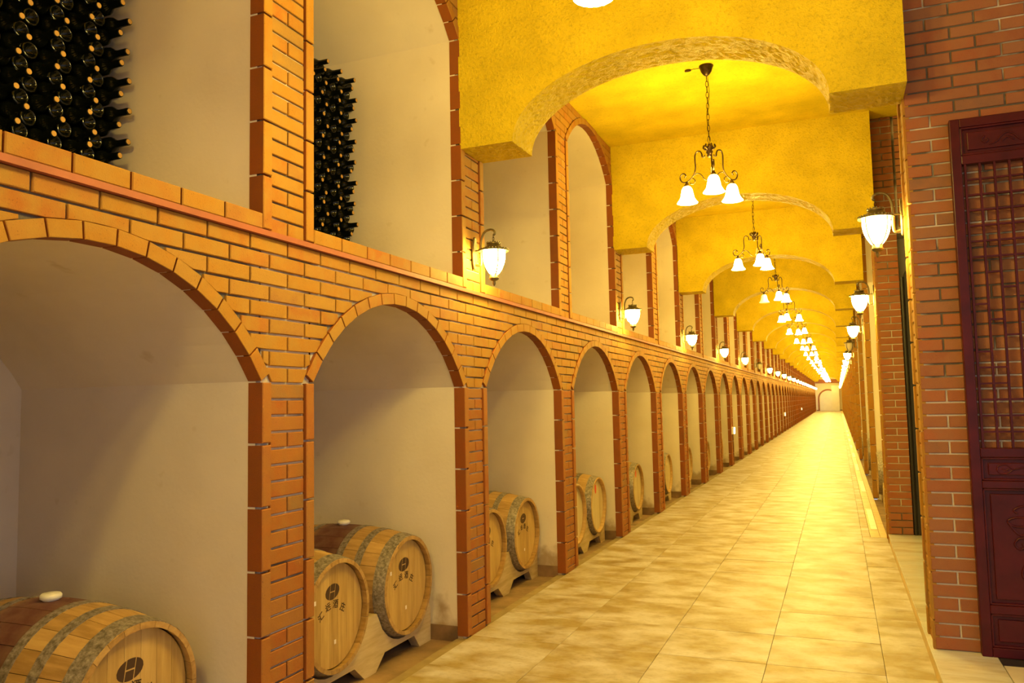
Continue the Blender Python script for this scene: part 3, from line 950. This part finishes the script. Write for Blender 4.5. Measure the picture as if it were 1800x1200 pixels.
def barrel(loc, rz, label, group, detail=2, marks='logo', spin=0.0, bung=True):
    r = empty('wine_barrel', loc, rz); tag(r, label, 'barrel', group)
    if detail >= 2:
        for i in range(24):
            o = link('stave', BM['stave'], r); o.rotation_euler = (2*math.pi*(i+.5)/24, 0, 0)
    else:
        link('body', BM['body'], r)
    for k in ('hoop_head', 'hoop_quarter', 'hoop_bilge'):
        for s_ in (0, math.pi):
            o = link('hoop', BM[k], r); o.rotation_euler = (0, 0, s_)
    hd = empty('head', (0, 0, 0)) if False else None
    for me in (BM['boards'] if marks == 'logo' else BM['boards_pale']): link('head_board', me, r)
    o = link('back_head', BM['disc'], r); o.location = (-HX, 0, 0)
    if bung:
        o = link('bung', BM['bung'], r); o.location = (0, 0, RB-.004)
    if marks == 'logo':
        link('logo', BM['logo'], r); link('lettering', BM['lettering'], r)
        o = link('sticker', BM['sticker'], r); o.location = (0, -.165, .095)
        o = link('sticker', BM['sticker'], r); o.location = (0, .01, -.14)
    elif marks == 'seal':
        o = link('seal', BM['seal'], r); o.location = (0, -.01, .165); o.scale = (1, .9, 1.5)
    return r
def rack_mesh(nb_):
    """front board of a cradle for nb_ barrels (u along the row, v up)"""
    sp = .75; n = 10
    W2 = sp*nb_/2
    top = []
    for i in range(nb_):
        c = -W2+sp*(i+.5)
        half = .30
        for q in range(n+1):
            a = -half+2*half*q/n
            top.append((c+a, max(.10, .43-math.sqrt(.318**2-a*a))))
    left, right = -W2+.0, W2-.0
    top = [(left+.02, .20)]+top+[(right-.02, .20)]
    bot = [(right-.05, 0), (right-.17, 0), (right-.24, .085)]
    if nb_ > 1: bot += [(.16, .085), (.06, 0), (-.06, 0), (-.16, .085)]
    bot += [(left+.24, .085), (left+.17, 0), (left+.05, 0)]
    # pieces: split into convex-ish quads by columns
    us = sorted(set([round(p[0], 4) for p in top+bot]))
    def ev(poly, u):
        poly = sorted(poly)
        for (a, b_) in zip(poly[:-1], poly[1:]):
            if a[0]-1e-6 <= u <= b_[0]+1e-6:
                t = 0 if abs(b_[0]-a[0]) < 1e-9 else (u-a[0])/(b_[0]-a[0])
                return a[1]+(b_[1]-a[1])*t
        return poly[0][1] if u < poly[0][0] else poly[-1][1]
    us = [u for u in us if left+.02 <= u <= right-.02]
    poly = [(u, ev(bot, u)) for u in us]+[(u, ev(top, u)) for u in reversed(us)]
    b = MB()
    O, U_, V_, N_ = Vector((-.03, 0, 0)), Vector((0, 1, 0)), Vector((0, 0, 1)), Vector((1, 0, 0))
    k = len(us)
    lo = [(u, ev(bot, u)) for u in us]; hi = [(u, ev(top, u)) for u in us]
    vs_ = []
    for h in (0, .06):
        for (u, v) in lo: vs_.append(O+U_*u+V_*v+N_*h)
        for (u, v) in hi: vs_.append(O+U_*u+V_*v+N_*h)
    fs = []
    for i in range(k-1):
        fs += [(2*k+i, 2*k+i+1, 3*k+i+1, 3*k+i), (i+1, i, k+i, k+i+1), (i, i+1, 2*k+i+1, 2*k+i), (k+i+1, k+i, 3*k+i, 3*k+i+1)]
    fs += [(0, 2*k, 3*k, k), (k-1, 2*k-1, 4*k-1, 3*k-1)]
    b.add(vs_, fs)
    return b.mesh('cradle_board', M['rack'])
RK = {1: rack_mesh(1), 2: rack_mesh(2)}
b = MB(); b.box((-.77, -.03, .09), (-.03, .03, .135)); RAIL = b.mesh('rail', M['rack'])
def rack(loc, rz, n, label):
    r = empty('barrel_rack', loc, rz); tag(r, label, 'rack', 'wooden barrel racks')
    link('cradle_board', RK[n], r); o = link('cradle_board', RK[n], r); o.location = (-.79, 0, 0)
    for y in ([-.33, .33] if n == 1 else [-.69, 0, .69]):
        o = link('rail', RAIL, r); o.location = (0, y+.0, 0)
    return r
BZ = .43-.03
HEAD_X = -2.475
BGRP = 'oak barrels in the left niches'
def left_barrel(y, label, hx=HEAD_X, **kw):
    return barrel((hx-BL/2, y, BZ), 0, label, BGRP, **kw)
RXL = -2.555
left_barrel(2.34, 'oak barrel with white bung in the nearest lower niche, cut by the bottom edge')
left_barrel(1.59, 'oak barrel at the left picture edge in the nearest lower niche')
rack((RXL, 1.965, -.03), 0, 2, 'wooden rack under the barrels of the nearest lower niche')
left_barrel(3.645, 'oak barrel with dark oval mark, left of the pair in the second lower niche')
left_barrel(4.395, 'oak barrel with white bung, right of the pair in the second lower niche')
rack((RXL, 4.02, -.03), 0, 2, 'wooden cradle rack under the pair of barrels in the second lower niche')
left_barrel(5.66, 'oak barrel with oval mark, left of the pair in the third lower niche')
left_barrel(6.41, 'oak barrel with oval mark, right of the pair in the third lower niche', bung=False)
rack((RXL, 6.035, -.03), 0, 2, 'wooden cradle rack under the pair of barrels in the third lower niche')
left_barrel(7.59, 'plain oak barrel, left of the pair in the fourth lower niche', detail=1, marks=None, bung=False, hx=-2.40)
left_barrel(8.34, 'oak barrel with red seal, right of the pair in the fourth lower niche', detail=1, marks='seal', bung=False, hx=-2.40)
rack((RXL+.075, 7.965, -.03), 0, 2, 'wooden cradle rack under the barrels of the fourth lower niche')
left_barrel(10.18, 'oak barrel with red seal alone in the fifth lower niche', detail=1, marks='seal', bung=False, hx=-2.40)
rack((RXL+.075, 10.18, -.03), 0, 1, 'wooden rack under the lone barrel of the fifth lower niche')
for k, (j, dy) in enumerate(((6, .20), (7, .02), (8, .12), (9, .08))):
    left_barrel(bay_c(j)+dy, 'plain oak barrel seen edge-on in the %s lower niche' % ORD[j-1], detail=1, marks=None, bung=False, hx=-2.40)
    rack((RXL+.075, bay_c(j)+dy, -.03), 0, 1, 'wooden rack under the barrel of the %s lower niche' % ORD[j-1])
for k, (y, nm) in enumerate(((12.55, 'nearest'), (16.55, 'second'), (20.55, 'third'))):
    barrel((RX+.045+BL/2, y, BZ+.01), math.pi, 'oak barrel in the %s white niche on the right side' % nm, 'oak barrels in the right niches', detail=1, marks=None, bung=False)
    rack((RX+.125, y, -.02), math.pi, 1, 'wooden rack under the barrel of the %s white niche on the right' % nm)

# ------------------------------------------------------------------ wine bottles
def bottle_mesh():
    b = MB()
    prof = [(.0, .030), (.014, .026), (.026, .012), (.032, .002), (.035, 0), (.038, .004), (.039, .02), (.039, .185), (.037, .2), (.028, .214), (.0185, .228), (.0165, .245), (.0165, .292), (.0155, .297), (.013, .3)]
    b.lathe([(r, h) for r, h in prof], 14, 'x')
    return b.mesh('wine_bottle', M['bottle'], smooth=True), b
bottle_me, bottle_mb = bottle_mesh()
b = MB(); b.lathe([(.0, .3005), (.0115, .3005), (.0125, .2985), (.0125, .292)], 12, 'x'); cork_me = b.mesh('cork', M['cork']); cork_mb = b
b = MB(); b.lathe([(.029, .0012), (.033, -.0012), (.0362, .0022)], 20, 'x'); ring_me = b.mesh('base_rim', M['bottle'], smooth=True)
def in_view(p, j):
    """line of sight through the arch opening of bay j"""
    q = pix(p)
    if q is None or not (-10 < q[0] < 1810 and -10 < q[1] < 1210): return False
    d = Vector(p)-CAM
    t = (L-CAM.x)/d.x
    y = CAM.y+d.y*t; z = CAM.z+d.z*t
    return pier_y(j-1)+PW-.02 < y < pier_y(j) and z > SILL-.03
BP, BR = .083, .0728
TIP_X, BUTT_X = -3.0, -3.10
total = 0
names = {1: 'nearest', 2: 'second', 3: 'third'}
for j in (1, 2, 3):
    ctr = bay_c(j); rest = MB()
    ncol = 19; nrow = 20
    y_first = ctr-HALF+.045
    for r in range(nrow):
        off = .0415 if r % 2 else 0.0
        for c_ in range(ncol):
            y = y_first+c_*BP+off
            if y > ctr+HALF-.038: continue
            zz = SILL+.038+r*BR
            jit = random.uniform(-.012, .012)
            neck = (c_ % 2 == 0) ^ (j == 2)
            x = TIP_X+jit if neck else BUTT_X+jit*.5
            if in_view((x, y, zz), j) and total < 300:
                total += 1
                o = link('wine_bottle', bottle_me)
                o.location = (x-.30, y, zz) if neck else (x, y, zz)
                o.rotation_euler = (random.uniform(0, 6.28), 0, 0) if neck else (0, 0, math.pi)
                if neck:
                    o.rotation_euler = (0, random.uniform(-.008, .008), random.uniform(-.008, .008))
                    link('cork', cork_me, o)
                    tag(o, 'dark wine bottle lying with corked neck outward in the %s upper niche' % names[j], 'bottle', 'neck-out bottles in the %s upper niche' % names[j])
                else:
                    link('base_rim', ring_me, o)
                    tag(o, 'dark wine bottle lying with round base outward in the %s upper niche' % names[j], 'bottle', 'base-out bottles in the %s upper niche' % names[j])
            else:
                sg = 1 if neck else -1
                ox = x-.30 if neck else x
                rest.add([(ox+sg*v[0], y+v[1], zz+v[2]) for v in bottle_mb.v], bottle_mb.f)
    o = rest.build('bottle_stack', M['bottle'], smooth=True)
    tag(o, 'rest of the dark bottle stack filling the %s upper niche' % names[j], 'bottles', kind='stuff')

# ------------------------------------------------------------------ chandeliers
def chandelier_parts(drop):
    P = {}
    zb = CEIL-drop-0      # hub height
    b = MB(); b.lathe([(0, 0), (.062, 0), (.063, -.008), (.056, -.02), (.045, -.055), (.026, -.08), (.014, -.09), (0, -.092)], 20); P['canopy'] = b.mesh('canopy', M['bronze'], smooth=True)
    b = MB(); ln = drop-.10-.05; n = max(4, int(ln/.048)); h = ln/n
    for i in range(n):
        z = -.09-h*(i+.5); pts = []
        for q in range(10):
            a = 2*math.pi*q/10; u, v = .011*math.cos(a), (h*.62)*math.sin(a)
            pts.append((u, 0, z+v) if i % 2 else (0, u, z+v))
        b.tube(pts, .0028, 5, True)
    b.tube(spline([(0.01, 0, -.09), (.016, .006, -.09-ln*.3), (-.012, .01, -.09-ln*.6), (.008, 0, -.09-ln)], 6), .0025, 5)
    P['chain'] = b.mesh('chain', M['bronze'])
    b = MB(); b.lathe([(0, .05), (.012, .045), (.016, .03), (.03, .02), (.034, .005), (.022, -.01), (.03, -.03), (.018, -.045), (.024, -.06), (.010, -.075), (0, -.08)], 14)
    for q in range(6):
        a = math.pi*q/3
        b.tube(spline([(.02*math.cos(a), .02*math.sin(a), -.01), (.05*math.cos(a), .05*math.sin(a), .012), (.042*math.cos(a), .042*math.sin(a), .04)], 4), [.008]*8+[.003], 5)
    P['hub'] = b.mesh('hub', M['bronze'], smooth=True)
    b = MB()
    main = spline([(.05, 0, -.045), (.038, 0, -.055), (.048, 0, -.072), (.068, 0, -.06), (.072, 0, -.03), (.085, 0, -.005), (.115, 0, .0), (.135, 0, -.03), (.137, 0, -.085), (.135, 0, -.14), (.148, 0, -.19), (.18, 0, -.228), (.222, 0, -.252), (.262, 0, -.245), (.283, 0, -.212), (.272, 0, -.178), (.245, 0, -.172), (.228, 0, -.192), (.24, 0, -.21)][3:], 4)
    b.tube(main, .0062, 6)
    b.tube(spline([(.072, 0, -.03), (.07, 0, -.055), (.05, 0, -.06), (.044, 0, -.045)], 4), .005, 6)
    b.tube(spline([(.172, 0, -.222), (.145, 0, -.245), (.15, 0, -.275), (.18, 0, -.278), (.186, 0, -.262)], 4), .0045, 5)
    b.tube(spline([(.165, 0, -.215), (.125, 0, -.192), (.085, 0, -.21), (.055, 0, -.255), (.03, 0, -.27)], 4), .0045, 5)
    b.lathe([(.0, -.25), (.010, -.25), (.014, -.268), (.022, -.278), (.026, -.295), (.0, -.295)], 12)
    # the socket belongs on the arm end: shift the last lathe outwards
    nsock = 6*12
    b.v[-nsock:] = [(x+.222, y, z) for x, y, z in b.v[-nsock:]]
    P['arm'] = b.mesh('arm', M['bronze'], smooth=True)
    b = MB(); pr = [(.020, 0), (.034, -.008), (.046, -.03), (.053, -.065), (.060, -.100), (.074, -.126), (.090, -.146)]
    b.lathe(pr, 18)
    P['shade'] = b.mesh('shade', M['shade'], smooth=True)
    b = MB(); b.lathe(pr, 18); P['shade_dim'] = b.mesh('shade', M['shade_dim'], smooth=True)
    return P
CP = {}
def chandelier(y, ang, drop, label, dim=()):
    if drop not in CP: CP[drop] = chandelier_parts(drop)
    P = CP[drop]
    r = empty('chandelier', (XC, y, CEIL)); tag(r, label, 'chandelier', 'chandeliers hanging down the corridor')
    link('canopy', P['canopy'], r); link('chain', P['chain'], r)
    h = link('hub', P['hub'], r); h.location = (0, 0, -drop)
    for q in range(3):
        a = link('arm', P['arm'], r); a.location = (0, 0, -drop); a.rotation_euler = (0, 0, ang+2*math.pi*q/3)
        s_ = link('shade', P['shade_dim' if q in dim else 'shade'], a); s_.location = (.222, 0, -.292)
for i in range(-2, 23):
    y = 6.955+4*i if i > -2 else -.35
    ang = {-2: .4, -1: math.radians(76), 0: math.radians(-76), 1: math.radians(172), 2: math.radians(165)}.get(i, random.uniform(0, 6.28))
    drop = .76 if i == -1 else .74
    lab = ('bronze three-arm chandelier with glowing bell shades, %s one hanging fully in view' % ORD[i]) if i >= 0 else ('three-arm chandelier above the camera, only a glowing shade rim at the top edge' if i == -1 else 'three-arm chandelier behind the camera')
    chandelier(y, ang, drop, lab, dim=(0,) if i == 2 else ())
b = MB(); b.tube([(0, 0, -.012), (-.05, .01, -.006), (-.085, .012, -.012)], .003, 5); b.lathe([(0, -.02), (.014, -.018), (.014, -.004), (0, 0)], 8)
b.v[-32:] = [(x*2-.10, y+.012, z) for x, y, z in b.v[-32:]]
o = b.build('wire_connector', M['bronze']); o.location = (XC-.06, 6.955, CEIL); tag(o, 'small dark taped wire stub on the ceiling beside the nearest chandelier', 'wire')

# ------------------------------------------------------------------ wall lanterns
def lantern_parts():
    P = {}
    # +X points away from the wall, origin on the wall at the globe height
    b = MB(); pl = []
    for q in range(20):
        a = 2*math.pi*q/20; pl.append((.034*math.cos(a), .115*math.sin(a)))
    b.prism(pl, 0, .012, (Vector((0, 0, .05)), Vector((0, 1, 0)), Vector((0, 0, 1)), Vector((1, 0, 0))), .005)
    P['back_plate'] = b.mesh('back_plate', M['bronze_green'])
    b = MB()
    b.tube(spline([(.01, 0, -.03), (.045, 0, -.035), (.052, 0, .0), (.05, 0, .07), (.055, 0, .14), (.08, 0, .19), (.12, 0, .205), (.15, 0, .195), (.157, 0, .175), (.146, 0, .165)], 5), .008, 8)
    b.tube([(.008, 0, .068), (.06, 0, .068), (.09, 0, .072)], .005, 6)
    P['bracket_arm'] = b.mesh('bracket_arm', M['bronze_green'], smooth=True)
    b = MB()
    for i in range(3):
        pts = []
        for q in range(10):
            a = 2*math.pi*q/10; u, v = .006*math.cos(a), .014*math.sin(a)
            pts.append((.145+(u if i % 2 else 0), (0 if i % 2 else u), .157-.018*i+v))
        b.tube(pts, .0018, 5, True)
    P['chain'] = b.mesh('chain', M['bronze'])
    b = MB(); b.lathe([(0, .128), (.010, .124), (.014, .112), (.046, .110), (.048, .100), (.044, .096), (.052, .086), (.075, .072), (.100, .062), (.103, .052), (.080, .052), (.070, .056), (.0, .056)], 24)
    for q in range(30):
        a = 2*math.pi*q/30
        b.box((.099*math.cos(a)-.004, .099*math.sin(a)-.004, .058), (.099*math.cos(a)+.004, .099*math.sin(a)+.004, .068))
        if q % 2 == 0: b.box((.045*math.cos(a)-.003, .045*math.sin(a)-.003, .107), (.045*math.cos(a)+.003, .045*math.sin(a)+.003, .117))
    P['cap'] = b.mesh('cap', M['bronze_green'], smooth=False)
    gp = [(.078, .054), (.080, .03), (.078, 0), (.070, -.035), (.055, -.070), (.036, -.098), (.024, -.108)]
    for nm, mm in (('globe', 'globe'), ('globe_off', 'globe_off')):
        b = MB(); b.lathe(gp, 20); P[nm] = b.mesh('glass_globe', M[mm], smooth=True)
    b = MB()
    for q in range(4):
        a = math.pi/4+math.pi*q/2
        b.tube(spline([((r+.003)*math.cos(a), (r+.003)*math.sin(a), z) for r, z in gp], 3), .0045, 6)
    P['rib'] = b.mesh('ribs', M['bronze_green'], smooth=True)
    b = MB(); b.lathe([(.0, -.10), (.030, -.104), (.030, -.125), (.034, -.128), (.034, -.136), (.022, -.146), (.010, -.150), (.012, -.166), (.006, -.180), (0, -.186)], 14)
    P['finial'] = b.mesh('finial', M['bronze_green'], smooth=True)
    return P
LP = lantern_parts()
LOFF = .145
def lantern(x, y, z, rz, label, off=False):
    r = empty('wall_lantern', (x, y, z), rz); tag(r, label, 'lantern', 'wall lanterns on the brick piers')
    for k in ('back_plate', 'bracket_arm', 'chain'): link(k, LP[k], r)
    g = link('glass_globe', LP['globe_off' if off else 'globe'], r); g.location = (LOFF, 0, 0)
    for k, nm in (('cap', 'cap'), ('rib', 'ribs'), ('finial', 'finial')):
        o = link(nm, LP[k], g if k == 'rib' else r)
        if k != 'rib': o.location = (LOFF, 0, 0)
for i in range(0, 23):
    off = i == 5
    lab = '%s wall lantern %s left brick piers, %s' % ('unlit' if off else 'glowing', 'on the', ('%s from the camera' % ORD[i]) if i >= 0 else 'behind the camera')
    lantern(L+.012, 4.955+4*i, 2.468, 0, lab, off)
for i in range(0, 22):
    off = i == 3
    lab = '%s wall lantern on the right brick piers, %s from the camera' % ('unlit' if off else 'glowing', ORD[i])
    lantern(RX-.012, 5.235+4*i, 2.50, math.pi, lab, off)
# emergency lights
for i, y in enumerate((18.9, 38.0, 56.0)):
    r = empty('emergency_light', (L+.012, y, .70)); tag(r, 'small glowing emergency light low on the left wall, %s from the camera' % ORD[i], 'light', 'emergency lights on the left wall')
    t = MB(); t.box((0, -.12, 0), (.05, .12, .16)); t.build('housing', M['plate'], r)
    t = MB(); t.box((.05, -.11, .012), (.056, .11, .148)); t.build('glowing_panel', M['exit'], r)
    t = MB(); t.tube(spline([(.01, .05, 0), (.014, .06, -.3), (.008, .05, -.68)], 4), .004, 5); t.build('cable', M['bronze'], r)
